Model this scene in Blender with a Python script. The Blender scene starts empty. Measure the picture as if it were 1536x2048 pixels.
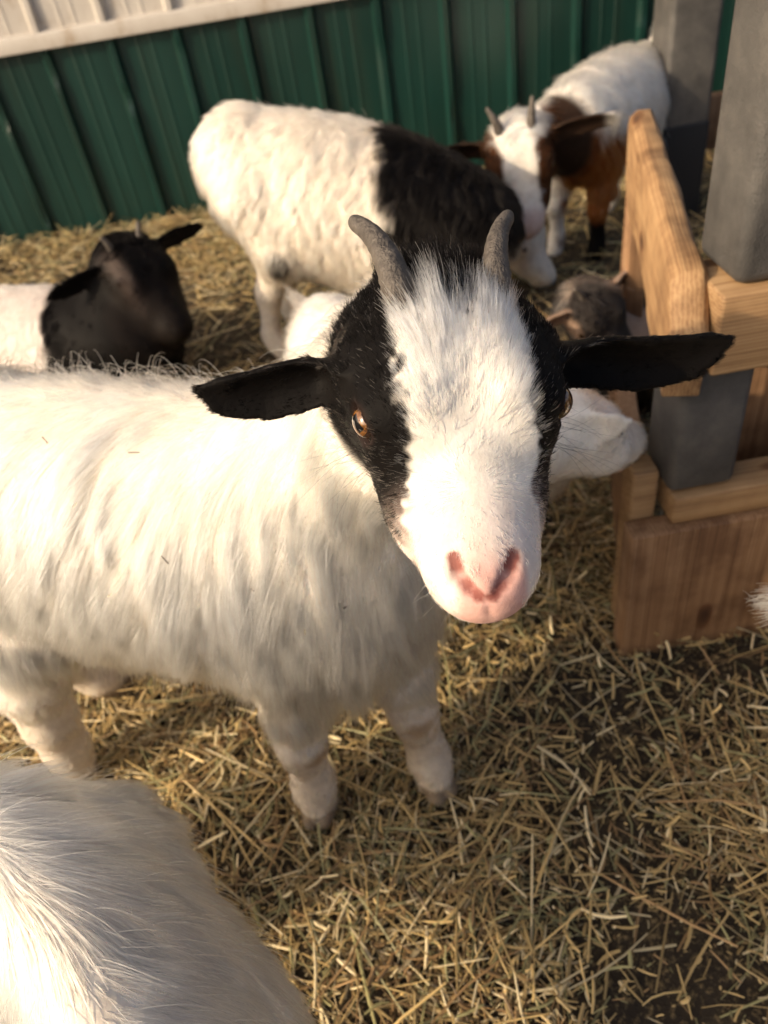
import bpy, math
import numpy as np

QUICK = False           # True: bodies only, no fur

# ------------------------------------------------------------------ camera, world, sun, exposure
sc = bpy.context.scene
COL = sc.collection
PITCH, ROLL, CAMH, FPX = math.radians(40.5), math.radians(10.0), 1.0, 1538.0
_r = np.array([1.0, 0, 0]); _d = np.array([0, -math.sin(PITCH), -math.cos(PITCH)])
FWD = np.array([0, math.cos(PITCH), -math.sin(PITCH)])
CX = _r * math.cos(ROLL) + _d * math.sin(ROLL)
CY = -_r * math.sin(ROLL) + _d * math.cos(ROLL)
CAM = np.array([0, 0, CAMH])

def px(u, v, z):
    """Point seen at photo pixel (u, v) at depth z metres along the optical axis."""
    return CAM + z * (FWD + (u - 768) / FPX * CX + (v - 1024) / FPX * CY)

def proj(p):
    q = np.atleast_2d(p) - CAM
    z = q @ FWD
    z = np.where(np.abs(z) < 1e-6, 1e-6, z)
    return np.stack([768 + FPX * (q @ CX) / z, 1024 + FPX * (q @ CY) / z, z], 1)

from mathutils import Matrix
cam = bpy.data.cameras.new('camera'); camo = bpy.data.objects.new('camera', cam); COL.objects.link(camo)
U, B = -CY, -FWD
camo.matrix_world = Matrix(((CX[0], U[0], B[0], 0), (CX[1], U[1], B[1], 0), (CX[2], U[2], B[2], CAMH), (0, 0, 0, 1)))
cam.sensor_fit = 'VERTICAL'; cam.sensor_height = 36.0; cam.lens = FPX / 2048 * 36.0
cam.clip_start = 0.02; cam.clip_end = 200
cam.dof.use_dof = True; cam.dof.focus_distance = 0.47; cam.dof.aperture_fstop = 7.5
sc.camera = camo

SUN_AZ, SUN_EL = math.radians(23), math.radians(26)      # azimuth: from camera-left towards the camera
SDIR = np.array([-math.cos(SUN_EL) * math.cos(SUN_AZ), -math.cos(SUN_EL) * math.sin(SUN_AZ), math.sin(SUN_EL)])
w = bpy.data.worlds.new('World'); sc.world = w; w.use_nodes = True
nt = w.node_tree; bg = nt.nodes['Background']
sky = nt.nodes.new('ShaderNodeTexSky'); sky.sky_type = 'NISHITA'; sky.sun_disc = False
sky.sun_elevation = SUN_EL
sky.sun_rotation = math.atan2(SDIR[0], SDIR[1])
sky.altitude = 300; sky.dust_density = 7.0; sky.air_density = 0.8; sky.ozone_density = 0.4
nt.links.new(sky.outputs[0], bg.inputs[0]); bg.inputs[1].default_value = 0.17
sl = bpy.data.lights.new('sun', 'SUN'); so = bpy.data.objects.new('sun', sl); COL.objects.link(so)
sl.energy = 3.4; sl.angle = math.radians(0.6); sl.color = (1.0, 0.80, 0.56)
from mathutils import Vector
so.rotation_euler = Vector(SDIR).to_track_quat('Z', 'Y').to_euler(); so.location = (-6, -3, 5)
sc.view_settings.view_transform = 'Standard'; sc.view_settings.look = 'None'
sc.view_settings.exposure = 0.10; sc.view_settings.gamma = 1.0
sc.cycles.max_bounces = 10; sc.cycles.transmission_bounces = 8; sc.cycles.diffuse_bounces = 4; sc.cycles.glossy_bounces = 4
sc.cycles.transparent_max_bounces = 4
sc.cycles.caustics_reflective = False; sc.cycles.caustics_refractive = False
sc.cycles_curves.shape = 'RIBBONS'; sc.cycles_curves.subdivisions = 2

rng = np.random.default_rng(7)

# ------------------------------------------------------------------ helpers
def nrm(v):
    v = np.asarray(v, float)
    return v / np.maximum(np.linalg.norm(v, axis=-1, keepdims=True), 1e-9)

def sstep(a, b, x):
    t = np.clip((x - a) / (b - a), 0, 1)
    return t * t * (3 - 2 * t)

def _hash(ix, iy, iz, s):
    h = (ix.astype(np.int64) * 374761393 + iy.astype(np.int64) * 668265263 + iz.astype(np.int64) * 2147483647 + s * 1274126177) & 0xffffffff
    h = ((h ^ (h >> 13)) * 1274126177) & 0xffffffff
    h = h ^ (h >> 16)
    return (h & 0xffff) / 32767.5 - 1.0

def noise(p, f=1.0, s=0):
    p = np.asarray(p, float) * f
    i = np.floor(p).astype(np.int64); t = p - i; t = t * t * (3 - 2 * t)
    out = 0
    for dx in (0, 1):
        for dy in (0, 1):
            for dz in (0, 1):
                wgt = (t[..., 0] if dx else 1 - t[..., 0]) * (t[..., 1] if dy else 1 - t[..., 1]) * (t[..., 2] if dz else 1 - t[..., 2])
                out = out + wgt * _hash(i[..., 0] + dx, i[..., 1] + dy, i[..., 2] + dz, s)
    return out

def tag(o, label=None, cat=None, group=None, kind=None):
    if label: o['label'] = label
    if cat: o['category'] = cat
    if group: o['group'] = group
    if kind: o['kind'] = kind
    return o

def empty(name, loc):
    o = bpy.data.objects.new(name, None); COL.objects.link(o); o.location = loc; o.empty_display_size = .1
    return o

def mesh_obj(name, V, Fq, mat, parent=None, loc=(0, 0, 0), smooth=False, col=None):
    """One mesh object; V and loc in world space (a child keeps its world place)."""
    V = np.asarray(V, np.float32)
    loc = np.asarray(loc, np.float32)
    me = bpy.data.meshes.new(name)
    n = len(V); me.vertices.add(n); me.vertices.foreach_set('co', (V - loc).ravel())
    if isinstance(Fq, np.ndarray):
        m, k = Fq.shape
        me.loops.add(m * k); me.loops.foreach_set('vertex_index', Fq.astype(np.int32).ravel())
        me.polygons.add(m); me.polygons.foreach_set('loop_start', np.arange(0, m * k, k, dtype=np.int32))
    else:
        idx = [i for f in Fq for i in f]; st = np.cumsum([0] + [len(f) for f in Fq])[:-1]
        me.loops.add(len(idx)); me.loops.foreach_set('vertex_index', np.array(idx, np.int32))
        me.polygons.add(len(Fq)); me.polygons.foreach_set('loop_start', st.astype(np.int32))
    me.update(calc_edges=True); me.validate()
    me.polygons.foreach_set('use_smooth', np.full(len(me.polygons), smooth))
    if col is not None:
        a = me.color_attributes.new('col', 'FLOAT_COLOR', 'POINT')
        c4 = np.ones((n, 4), np.float32); c4[:, :3] = col; a.data.foreach_set('color', c4.ravel())
    if mat: me.materials.append(mat)
    o = bpy.data.objects.new(name, me); COL.objects.link(o)
    o.location = [float(x) for x in loc]
    if parent:
        o.parent = parent
        o.matrix_parent_inverse = Matrix.Translation(parent.location).inverted()
    return o

def add_bevel(o, wdt, seg=2):
    b = o.modifiers.new('bevel', 'BEVEL'); b.width = wdt; b.segments = seg; b.limit_method = 'ANGLE'
    for p in o.data.polygons: p.use_smooth = True
    return o

def box_pts(c, ax, ay, az, hx, hy, hz):
    c = np.asarray(c, float)
    V = [c + sx * hx * ax + sy * hy * ay + sz * hz * az for sz in (-1, 1) for sy in (-1, 1) for sx in (-1, 1)]
    Fq = np.array([[0, 2, 3, 1], [4, 5, 7, 6], [0, 1, 5, 4], [2, 6, 7, 3], [0, 4, 6, 2], [1, 3, 7, 5]])
    return np.array(V), Fq

EX, EY, EZ = np.eye(3)
def box(name, lo, hi, mat, parent=None, bevel=.004, yaw=0.0, seg=2):
    lo, hi = np.array(lo, float), np.array(hi, float)
    c = (lo + hi) / 2; h = (hi - lo) / 2
    ax = np.array([math.cos(yaw), math.sin(yaw), 0]); ay = np.array([-math.sin(yaw), math.cos(yaw), 0])
    V, Fq = box_pts(c, ax, ay, EZ, *h)
    o = mesh_obj(name, V, Fq, mat, parent, loc=c)
    if bevel: add_bevel(o, bevel, seg)
    return o

# ------------------------------------------------------------------ materials
class NT:
    def __init__(s, name):
        s.m = bpy.data.materials.new(name); s.m.use_nodes = True; s.t = s.m.node_tree
        s.b = s.t.nodes['Principled BSDF']; s.out = s.t.nodes['Material Output']
    def n(s, typ, **kw):
        nd = s.t.nodes.new(typ)
        for k, v in kw.items():
            if k.startswith('i_'): nd.inputs[k[2:]].default_value = v
            else: setattr(nd, k, v)
        return nd
    def l(s, a, b): s.t.links.new(a, b)
    def noise(s, vec, scale, detail=4, rough=.6):
        nd = s.n('ShaderNodeTexNoise'); nd.inputs['Scale'].default_value = scale; nd.inputs['Detail'].default_value = detail
        nd.inputs['Roughness'].default_value = rough
        if vec is not None: s.l(vec, nd.inputs['Vector'])
        return nd.outputs['Fac']
    def coord(s, scale=(1, 1, 1), which='Object', rot=(0, 0, 0)):
        tc = s.n('ShaderNodeTexCoord'); mp = s.n('ShaderNodeMapping')
        mp.inputs['Scale'].default_value = scale; mp.inputs['Rotation'].default_value = rot
        s.l(tc.outputs[which], mp.inputs['Vector']); return mp.outputs[0]
    def ramp(s, fac, stops):
        r = s.n('ShaderNodeValToRGB'); e = r.color_ramp.elements
        while len(e) < len(stops): e.new(0.5)
        for el, (p, c) in zip(e, stops): el.position = p; el.color = (*c, 1)
        s.l(fac, r.inputs[0]); return r.outputs[0]
    def mix(s, fac, a, b, mode='MIX'):
        m = s.n('ShaderNodeMix', data_type='RGBA', blend_type=mode)
        for k, v in ((0, fac), (6, a), (7, b)):
            if hasattr(v, 'links'): s.l(v, m.inputs[k])
            else: m.inputs[k].default_value = v if k == 0 else (*v, 1)
        return m.outputs[2]
    def bump(s, h, strength=.3, dist=.01):
        bp = s.n('ShaderNodeBump'); bp.inputs['Strength'].default_value = strength; bp.inputs['Distance'].default_value = dist
        s.l(h, bp.inputs['Height']); s.l(bp.outputs[0], s.b.inputs['Normal'])
    def base(s, c): s.l(c, s.b.inputs['Base Color']) if hasattr(c, 'links') else setattr(s.b.inputs['Base Color'], 'default_value', (*c, 1))
    def rough(s, v): s.b.inputs['Roughness'].default_value = v

def mat_hair(name, rough=.38, coat=0.0, rand=.25):
    k = NT(name); k.t.nodes.remove(k.b)
    h = k.n('ShaderNodeBsdfHairPrincipled'); h.parametrization = 'COLOR'
    h.inputs['Roughness'].default_value = rough; h.inputs['Radial Roughness'].default_value = .55
    h.inputs['Random Roughness'].default_value = rand; h.inputs['Coat'].default_value = coat
    h.inputs['IOR'].default_value = 1.33
    at = k.n('ShaderNodeAttribute', attribute_name='col'); k.l(at.outputs['Color'], h.inputs['Color'])
    df = k.n('ShaderNodeBsdfDiffuse'); k.l(at.outputs['Color'], df.inputs['Color'])
    mr = k.n('ShaderNodeMapRange'); mr.inputs['From Min'].default_value = .004; mr.inputs['From Max'].default_value = .12; mr.inputs['To Min'].default_value = .30
    k.l(at.outputs['Fac'], mr.inputs['Value'])
    ms = k.n('ShaderNodeMixShader'); k.l(mr.outputs[0], ms.inputs[0]); k.l(df.outputs[0], ms.inputs[1]); k.l(h.outputs[0], ms.inputs[2])
    k.l(ms.outputs[0], k.out.inputs['Surface'])
    return k.m

def mat_skin():
    k = NT('goat_skin'); at = k.n('ShaderNodeAttribute', attribute_name='col')
    v = k.coord()
    k.base(k.mix(.5, at.outputs['Color'], k.ramp(k.noise(v, 60), [(.3, (.6, .55, .5)), (.7, (1, 1, 1))]), 'MULTIPLY'))
    k.rough(.62); k.b.inputs['Specular IOR Level'].default_value = .08; k.b.inputs['Subsurface Weight'].default_value = .06; k.b.inputs['Subsurface Radius'].default_value = (.006, .002, .001)
    k.b.inputs['Subsurface Scale'].default_value = 1.0
    k.bump(k.noise(v, 260, 3), .25, .002)
    return k.m

def mat_horn():
    k = NT('horn'); v = k.coord()
    n1 = k.noise(v, 90, 5); n2 = k.noise(k.coord((1, 1, .2)), 260, 4)
    k.base(k.ramp(n1, [(.3, (.055, .045, .037)), (.55, (.105, .088, .072)), (.8, (.17, .145, .118))]))
    k.rough(.6)
    mx = k.n('ShaderNodeMath', operation='ADD'); k.l(n1, mx.inputs[0]); k.l(n2, mx.inputs[1])
    k.bump(mx.outputs[0], .8, .004)
    return k.m

def mat_eye():
    k = NT('eye'); tc = k.n('ShaderNodeTexCoord'); sp = k.n('ShaderNodeSeparateXYZ'); k.l(tc.outputs['Object'], sp.inputs[0])
    def mth(op, a, b=None, c=None):
        m = k.n('ShaderNodeMath', operation=op)
        for i, x in enumerate((a, b, c)):
            if x is None: continue
            if hasattr(x, 'links'): k.l(x, m.inputs[i])
            else: m.inputs[i].default_value = x
        return m.outputs[0]
    x, y = sp.outputs[0], sp.outputs[1]
    r = mth('SQRT', mth('ADD', mth('MULTIPLY', x, x), mth('MULTIPLY', y, y)))
    pup = mth('MULTIPLY', mth('LESS_THAN', mth('ABSOLUTE', x), .0058), mth('LESS_THAN', mth('ABSOLUTE', y), .0030))
    n = k.noise(k.coord((400, 400, 400)), 1, 4)
    iris = k.ramp(n, [(.3, (.06, .022, .006)), (.55, (.18, .075, .018)), (.8, (.32, .15, .04))])
    rim = k.mix(mth('GREATER_THAN', r, .0082), iris, (.03, .014, .008))
    k.base(k.mix(pup, rim, (.004, .004, .005)))
    k.rough(.12); k.b.inputs['Coat Weight'].default_value = .6; k.b.inputs['Coat Roughness'].default_value = .02
    return k.m

def mat_plain(name, c, rough=.5):
    k = NT(name); k.base(c); k.rough(rough); return k.m

def mat_green_metal():
    k = NT('green_painted_steel'); v = k.coord((1, 1, .25))
    n = k.noise(v, 5, 5); st = k.noise(k.coord((14, 14, .5)), 1.2, 4)
    c = k.ramp(n, [(.3, (.004, .021, .016)), (.6, (.006, .033, .026)), (.85, (.010, .039, .031))])
    dirt = k.ramp(st, [(.52, (0, 0, 0)), (.75, (1, 1, 1))])
    k.base(k.mix(k.mix(.65, dirt, (0, 0, 0)), c, (.028, .026, .014)))
    k.rough(.30); k.b.inputs['Specular IOR Level'].default_value = .5
    k.bump(k.noise(k.coord((1, 1, .4)), 4, 2), .25, .02)
    return k.m

def mat_white_metal():
    k = NT('white_painted_steel'); v = k.coord((1, 1, .6))
    n = k.noise(v, 7, 6, .7)
    k.base(k.ramp(n, [(.30, (.30, .22, .14)), (.46, (.47, .43, .38)), (.8, (.56, .53, .48))]))
    k.rough(.45); return k.m

def mat_wood(name, a, b, c, axis=0, wear=.4, bumps=.4):
    k = NT(name)
    s = [120, 120, 120]; s[axis] = 3
    v = k.coord(tuple(s)); n = k.noise(v, 1.0, 6, .65)
    s2 = [60, 60, 60]; s2[axis] = 1.3
    wv = k.n('ShaderNodeTexWave', wave_type='BANDS', bands_direction='ZYX'[axis] if axis != 1 else 'X'); wv.inputs['Scale'].default_value = 1.1
    wv.inputs['Distortion'].default_value = 6; wv.inputs['Detail'].default_value = 3; wv.inputs['Detail Scale'].default_value = 1.2
    k.l(k.coord(tuple(s2)), wv.inputs['Vector'])
    mx = k.n('ShaderNodeMix', data_type='FLOAT'); mx.inputs[0].default_value = .16; k.l(n, mx.inputs[2]); k.l(wv.outputs['Fac'], mx.inputs[3])
    col = k.ramp(mx.outputs[0], [(.25, a), (.5, b), (.78, c)])
    blot = k.noise(k.coord(), 14, 5)
    bl = k.ramp(blot, [(.42, (1, 1, 1)), (.66, (.40, .33, .28))])
    s3 = [13, 13, 13]; s3[axis] = 5
    vo = k.n('ShaderNodeTexVoronoi'); vo.inputs['Scale'].default_value = 1.0; k.l(k.coord(tuple(s3)), vo.inputs['Vector'])
    kn = k.ramp(vo.outputs['Distance'], [(.06, (.16, .09, .05)), (.13, (.55, .42, .34)), (.17, (1, 1, 1))])
    k.base(k.mix(.9, k.mix(wear, col, bl, 'MULTIPLY'), kn, 'MULTIPLY'))
    k.rough(.72); k.bump(mx.outputs[0], bumps, .003)
    return k.m

def mat_gray_post():
    k = NT('gray_recycled_plastic'); v = k.coord()
    n = k.noise(v, 9, 6, .7); n2 = k.noise(v, 420, 3)
    k.base(k.ramp(n, [(.3, (.040, .038, .036)), (.52, (.085, .080, .074)), (.8, (.17, .155, .135))]))
    k.rough(.62)
    a = k.n('ShaderNodeMath', operation='MULTIPLY_ADD'); k.l(n2, a.inputs[0]); a.inputs[1].default_value = .6; k.l(n, a.inputs[2])
    k.bump(a.outputs[0], .8, .003)
    return k.m

def mat_dirt():
    k = NT('dirt'); v = k.coord()
    n = k.noise(v, 7, 8, .7); f = k.noise(v, 110, 5, .7)
    c = k.ramp(n, [(.3, (.016, .011, .006)), (.55, (.042, .029, .015)), (.8, (.09, .064, .031))])
    chaff = k.ramp(f, [(.52, (0, 0, 0)), (.66, (1, 1, 1))])
    k.base(k.mix(chaff, c, (.26, .185, .085)))
    k.rough(.95); k.bump(f, 1.0, .012); return k.m

def mat_straw():
    k = NT('straw'); at = k.n('ShaderNodeAttribute', attribute_name='col')
    k.base(at.outputs['Color']); k.rough(.5)
    return k.m

M_FUR = mat_hair('fur_long'); M_FACE = mat_hair('fur_short', .42); M_SKIN = mat_skin(); M_HORN = mat_horn(); M_EYE = mat_eye()
M_GREEN = mat_green_metal(); M_WHITE = mat_white_metal()
M_PINE = mat_wood('pine_lumber', (.20, .105, .045), (.37, .225, .105), (.48, .315, .16), axis=0)
M_RAIL = mat_wood('rail_lumber', (.20, .10, .042), (.39, .23, .105), (.50, .325, .16), axis=1, wear=.75)
M_DARKWOOD = mat_wood('worn_lumber', (.14, .070, .032), (.28, .155, .075), (.40, .255, .145), axis=2, wear=.7)
M_POST = mat_gray_post(); M_RUBBER = mat_plain('black_rubber', (.008, .008, .009), .7)
M_DIRT = mat_dirt(); M_STRAW = mat_straw()

# ------------------------------------------------------------------ ground and straw
WALL_Y, WALL_YAW = 3.10, math.radians(-3.0)
def wall_y(x): return WALL_Y + np.tan(WALL_YAW) * x
def gz(x, y):
    p = np.stack([x, y, np.zeros_like(x)], -1)
    h = .012 * noise(p, 2.3, 1) + .007 * noise(p, 7, 2) + .004 * noise(p, 19, 3)
    near = sstep(.75, .05, wall_y(x) - y)
    return h + near * .012 * (1 + .6 * noise(p, 5, 9))

def build_ground():
    def axis(lo, hi, step, far):
        a = np.arange(lo, hi + step / 2, step)
        ext = step * 1.5 ** np.arange(1, 30); ext = np.cumsum(ext); ext = ext[ext < far]
        return np.concatenate([lo - ext[::-1], a, hi + ext])
    xs, ys = axis(-2.2, 2.4, .02, 60), axis(-.6, 3.3, .02, 60)
    X, Y = np.meshgrid(xs, ys)
    inner = sstep(3.5, 2.5, np.abs(X)) * sstep(4.6, 3.6, np.abs(Y))
    Z = gz(X, Y) * inner
    V = np.stack([X, Y, Z], -1).reshape(-1, 3)
    nx, ny = len(xs), len(ys); i = np.arange(ny - 1)[:, None] * nx + np.arange(nx - 1)[None]
    Fq = np.stack([i, i + 1, i + nx + 1, i + nx], -1).reshape(-1, 4)
    tag(mesh_obj('ground', V, Fq, M_DIRT, smooth=True), 'brown packed dirt floor of the pen showing between strewn straw', 'ground', kind='structure')
build_ground()

def build_straw():
    parts = []
    def scatter(n, xr, yr, lmin, lmax, wmin, wmax, zmax, pitch, prob=None):
        x = rng.uniform(*xr, n); y = rng.uniform(*yr, n)
        keep = y < wall_y(x) - .02
        if prob is not None: keep &= rng.random(n) < prob(x, y)
        x, y = x[keep], y[keep]; n = len(x)
        L = lmin + (lmax - lmin) * rng.random(n) ** 2.2; W = rng.uniform(wmin, wmax, n)
        yaw = rng.uniform(0, 2 * math.pi, n); pt = rng.normal(0, pitch, n)
        z = gz(x, y) + zmax * rng.random(n) ** 1.6 + W * .3
        z = np.maximum(z, gz(x, y) + np.abs(np.sin(pt)) * L * .35)
        d = np.stack([np.cos(yaw) * np.cos(pt), np.sin(yaw) * np.cos(pt), np.sin(pt)], 1)
        c = np.stack([x, y, z], 1)
        s = np.stack([-np.sin(yaw), np.cos(yaw), rng.normal(0, .35, n)], 1); s = nrm(s)
        up = np.cross(d, s)
        bend = rng.normal(0, .16, n)[:, None] * L[:, None]; bd = nrm(rng.normal(0, 1, (n, 3)) * [1, 1, .4])
        rings = []
        for t in (-.5, -.17, .17, .5):
            p = c + d * (L * t)[:, None] + bd * bend * (t * t * 2 - .25)
            p[:, 2] = np.maximum(p[:, 2], gz(p[:, 0], p[:, 1]) + .001)
            wv = W[:, None] * (.5 if abs(t) < .4 else .36)
            rings.append(np.stack([p + s * wv, p + up * wv * .55, p - s * wv, p - up * wv * .55], 1))
        V = np.stack(rings, 1).reshape(n, 16, 3)
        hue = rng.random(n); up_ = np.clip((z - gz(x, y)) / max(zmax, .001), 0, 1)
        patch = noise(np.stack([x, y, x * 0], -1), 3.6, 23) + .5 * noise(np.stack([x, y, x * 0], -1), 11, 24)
        hue = np.clip(hue + .22 * np.clip(-patch - .1, 0, 1) - .12 * up_ + .10, 0, 1); val = rng.uniform(.40, 1.0, n) * (.72 + .40 * up_)  # low pieces browner from rot; deeper shade in the bedding also put into colour
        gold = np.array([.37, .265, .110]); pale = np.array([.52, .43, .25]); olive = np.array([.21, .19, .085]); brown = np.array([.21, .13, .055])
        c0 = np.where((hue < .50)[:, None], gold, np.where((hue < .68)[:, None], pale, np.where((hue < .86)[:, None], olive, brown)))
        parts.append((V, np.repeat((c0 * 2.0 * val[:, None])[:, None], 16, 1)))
    nearp = lambda x, y: np.clip(.50 + .95 * (noise(np.stack([x, y, x * 0], -1), 4.5, 21) + .2), .10, 1)
    wallp = lambda x, y: np.clip(.55 + .6 * noise(np.stack([x, y, x * 0], -1), 3, 22), .2, 1)
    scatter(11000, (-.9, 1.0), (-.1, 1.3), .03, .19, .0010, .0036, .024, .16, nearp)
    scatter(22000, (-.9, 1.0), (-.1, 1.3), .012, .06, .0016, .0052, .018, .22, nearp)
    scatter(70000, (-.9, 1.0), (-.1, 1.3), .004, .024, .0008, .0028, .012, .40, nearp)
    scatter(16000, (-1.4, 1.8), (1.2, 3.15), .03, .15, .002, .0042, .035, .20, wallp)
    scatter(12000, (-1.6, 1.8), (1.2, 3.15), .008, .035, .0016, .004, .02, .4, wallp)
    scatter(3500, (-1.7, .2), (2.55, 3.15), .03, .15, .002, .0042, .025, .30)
    V = np.concatenate([p[0] for p in parts]); C = np.concatenate([p[1] for p in parts]); n = len(V)
    f = []
    for r in range(3):
        for j in range(4):
            a, b = r * 4 + j, r * 4 + (j + 1) % 4; f.append([a, b, b + 4, a + 4])
    f += [[3, 2, 1, 0], [12, 13, 14, 15]]
    Fq = (np.arange(n)[:, None, None] * 16 + np.array(f)[None]).reshape(-1, 4)
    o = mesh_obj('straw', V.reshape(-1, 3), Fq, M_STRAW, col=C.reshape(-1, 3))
    tag(o, 'golden loose straw and hay bedding strewn over the pen floor', 'straw', kind='stuff')
build_straw()

# ------------------------------------------------------------------ barn wall
def build_wall():
    root = tag(empty('barn_wall', (0, WALL_Y, 0)), 'ribbed metal barn wall, dark green below a white band, behind the goats', 'wall')
    c, s = math.cos(WALL_YAW), math.sin(WALL_YAW)
    def W(P):   # wall space: x along, y outwards (towards the camera), z up
        P = np.asarray(P, float)
        return np.stack([P[:, 0] * c + P[:, 1] * s, WALL_Y + P[:, 0] * s - P[:, 1] * c, P[:, 2]], 1)
    PIT, OFF = .2286, .045
    prof = []
    for i in range(-14, 20):
        x0 = i * PIT + OFF
        for dx, dy in ((-.021, 0), (-.009, .020), (.009, .020), (.021, 0), (.080, 0), (.084, .0015), (.093, .0015), (.097, 0), (.128, 0), (.132, .0015), (.141, .0015), (.145, 0)):
            prof.append((x0 + dx, dy))
    prof = np.array(prof)
    def sheet(name, z0, z1, nz, mat, yoff, wob):
        zs = np.linspace(z0, z1, nz); n = len(prof)
        P = np.stack([np.tile(prof[:, 0], nz), np.tile(prof[:, 1], nz), np.repeat(zs, n)], 1)
        q = np.stack([P[:, 0], P[:, 2] * 1.0, P[:, 0] * 0], 1)
        rib = P[:, 1] > .01
        P[:, 1] += yoff + wob * noise(q, 3.1, 5)
        dent = np.clip(noise(np.stack([np.floor(P[:, 0] / .1), P[:, 2] * 9, P[:, 0] * 0], 1), 1, 6) - .35, 0, 1)
        P[:, 1] -= np.where(rib, dent * .012, 0); P[:, 0] += np.where(rib, dent * .006, 0)
        i = np.arange(nz - 1)[:, None] * n + np.arange(n - 1)[None]
        Fq = np.stack([i, i + 1, i + n + 1, i + n], -1).reshape(-1, 4)
        o = mesh_obj(name, W(P), Fq, mat, root, loc=(0, WALL_Y, z0))
        sm = o.modifiers.new('thick', 'SOLIDIFY'); sm.thickness = .002
    sheet('lower_panel', -.05, .66, 40, M_GREEN, 0, .004)
    sheet('upper_panel', .68, 2.6, 20, M_WHITE, .012, .002)
    TB, TT = .632, .688
    V = W([(-3.2, .000, TB), (4.4, .000, TB), (4.4, .036, TB), (-3.2, .036, TB), (-3.2, .000, TT), (4.4, .000, TT), (4.4, .036, TT - .008), (-3.2, .036, TT - .008)])
    Fq = np.array([[0, 1, 2, 3], [4, 7, 6, 5], [3, 2, 6, 7], [0, 4, 5, 1], [0, 3, 7, 4], [1, 5, 6, 2]])
    add_bevel(mesh_obj('trim_strip', V, Fq, M_WHITE, root, loc=(0, WALL_Y, TB)), .003)
build_wall()

# ------------------------------------------------------------------ feeder, posts
def build_feeder():
    root = tag(empty('hay_feeder', (.6, 1.0, 0)), 'wooden hay feeder of pine boards with square gray posts and a worn side rail', 'feeder')
    box('front_board', (.325, .730, -.01), (1.35, .768, .252), M_DARKWOOD, root, .004)
    box('sill_board', (.383, .742, .2535), (1.35, .80, .298), M_PINE, root, .004)
    box('lower_post', (.378, .752, .2995), (.467, .842, .4865), M_POST, root, .012, seg=3)
    box('cross_beam', (.400, .735, .4875), (1.35, .835, .587), M_PINE, root, .004)
    box('upper_post', (.418, .747, .588), (.520, .849, 1.75), M_POST, root, .014, seg=3)
    # the side rail runs away from the camera; its near end is worn and chamfered
    a, b = np.array([.372, .742, 0]), np.array([.565, 1.42, 0]); t = nrm(b - a); L = np.linalg.norm(b - a); s = np.array([t[1], -t[0], 0])
    nseg = 30; rings = []
    prof = [(-.021, .462), (.021, .462), (.021, .588), (.013, .600), (-.010, .602), (-.021, .590)]
    for i in range(nseg + 1):
        u = i / nseg; ring = []
        for j, (x, z) in enumerate(prof):
            zz = z
            if j >= 2:
                zz -= max(0, .05 - u * L) * 1.1 + max(0, u * L - (L - .02)) * .8
                zz += .0035 * noise(np.array([u * 14, j * 3.3, 0]), 1, 31)
            xx = x + .0028 * noise(np.array([u * 11, j * 5.1, 2]), 1, 32)
            ring.append(a + t * (u * L) + s * xx + EZ * zz)
        rings.append(ring)
    V = np.array(rings).reshape(-1, 3); n = 6; Fq = []
    for i in range(nseg):
        for j in range(n):
            p, q = i * n + j, i * n + (j + 1) % n; Fq.append([p, q, q + n, p + n])
    Fq += [list(range(n))[::-1], [nseg * n + j for j in range(n)]]
    yaw = math.atan2(t[1], t[0]) - math.pi / 2
    c0 = np.array([.47, 1.08, .53]); rz = np.array([[math.cos(yaw), -math.sin(yaw), 0], [math.sin(yaw), math.cos(yaw), 0], [0, 0, 1]])
    o = mesh_obj('side_rail', (V - c0) @ rz + c0, Fq, M_RAIL, root, loc=c0); o.rotation_euler = (0, 0, yaw); add_bevel(o, .003)
    box('side_board', (.437, .76, -.01), (.473, 1.44, .20), M_DARKWOOD, root, .003, yaw=yaw)
    box('added_dark_panel', (.50, .93, -.01), (1.35, .96, .47), M_DARKWOOD, root, .004)  # board added to hide the lit straw, so the feeder interior looks dark
    box('corner_block', (.335, .770, .02), (.372, .812, .330), M_PINE, root, .006)
    box('end_post', (.55, 1.39, -.01), (.59, 1.43, .462), M_DARKWOOD, root, .004)
build_feeder()

def build_far_post():
    root = tag(empty('gray_post', (1.05, 2.37, 0)), 'square gray post with a black rubber sleeve at its foot, beyond the side rail', 'post')
    box('shaft', (.98, 2.30, .0), (1.12, 2.44, 2.2), M_POST, root, .014, seg=3)
    box('rubber_sleeve', (.976, 2.296, -.02), (1.124, 2.444, .288), M_RUBBER, root, .014, seg=3)
    o = box('fence_plank', (1.10, 2.50, .13), (2.0, 2.54, .29), M_DARKWOOD, None, .004)
    tag(o, 'brown wooden plank running right behind the far gray post', 'plank')
build_far_post()

# ------------------------------------------------------------------ goats: distance fields
def smin(a, b, k):
    h = np.maximum(k - np.abs(a - b), 0) / k
    return np.minimum(a, b) - h * h * k * .25

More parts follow.
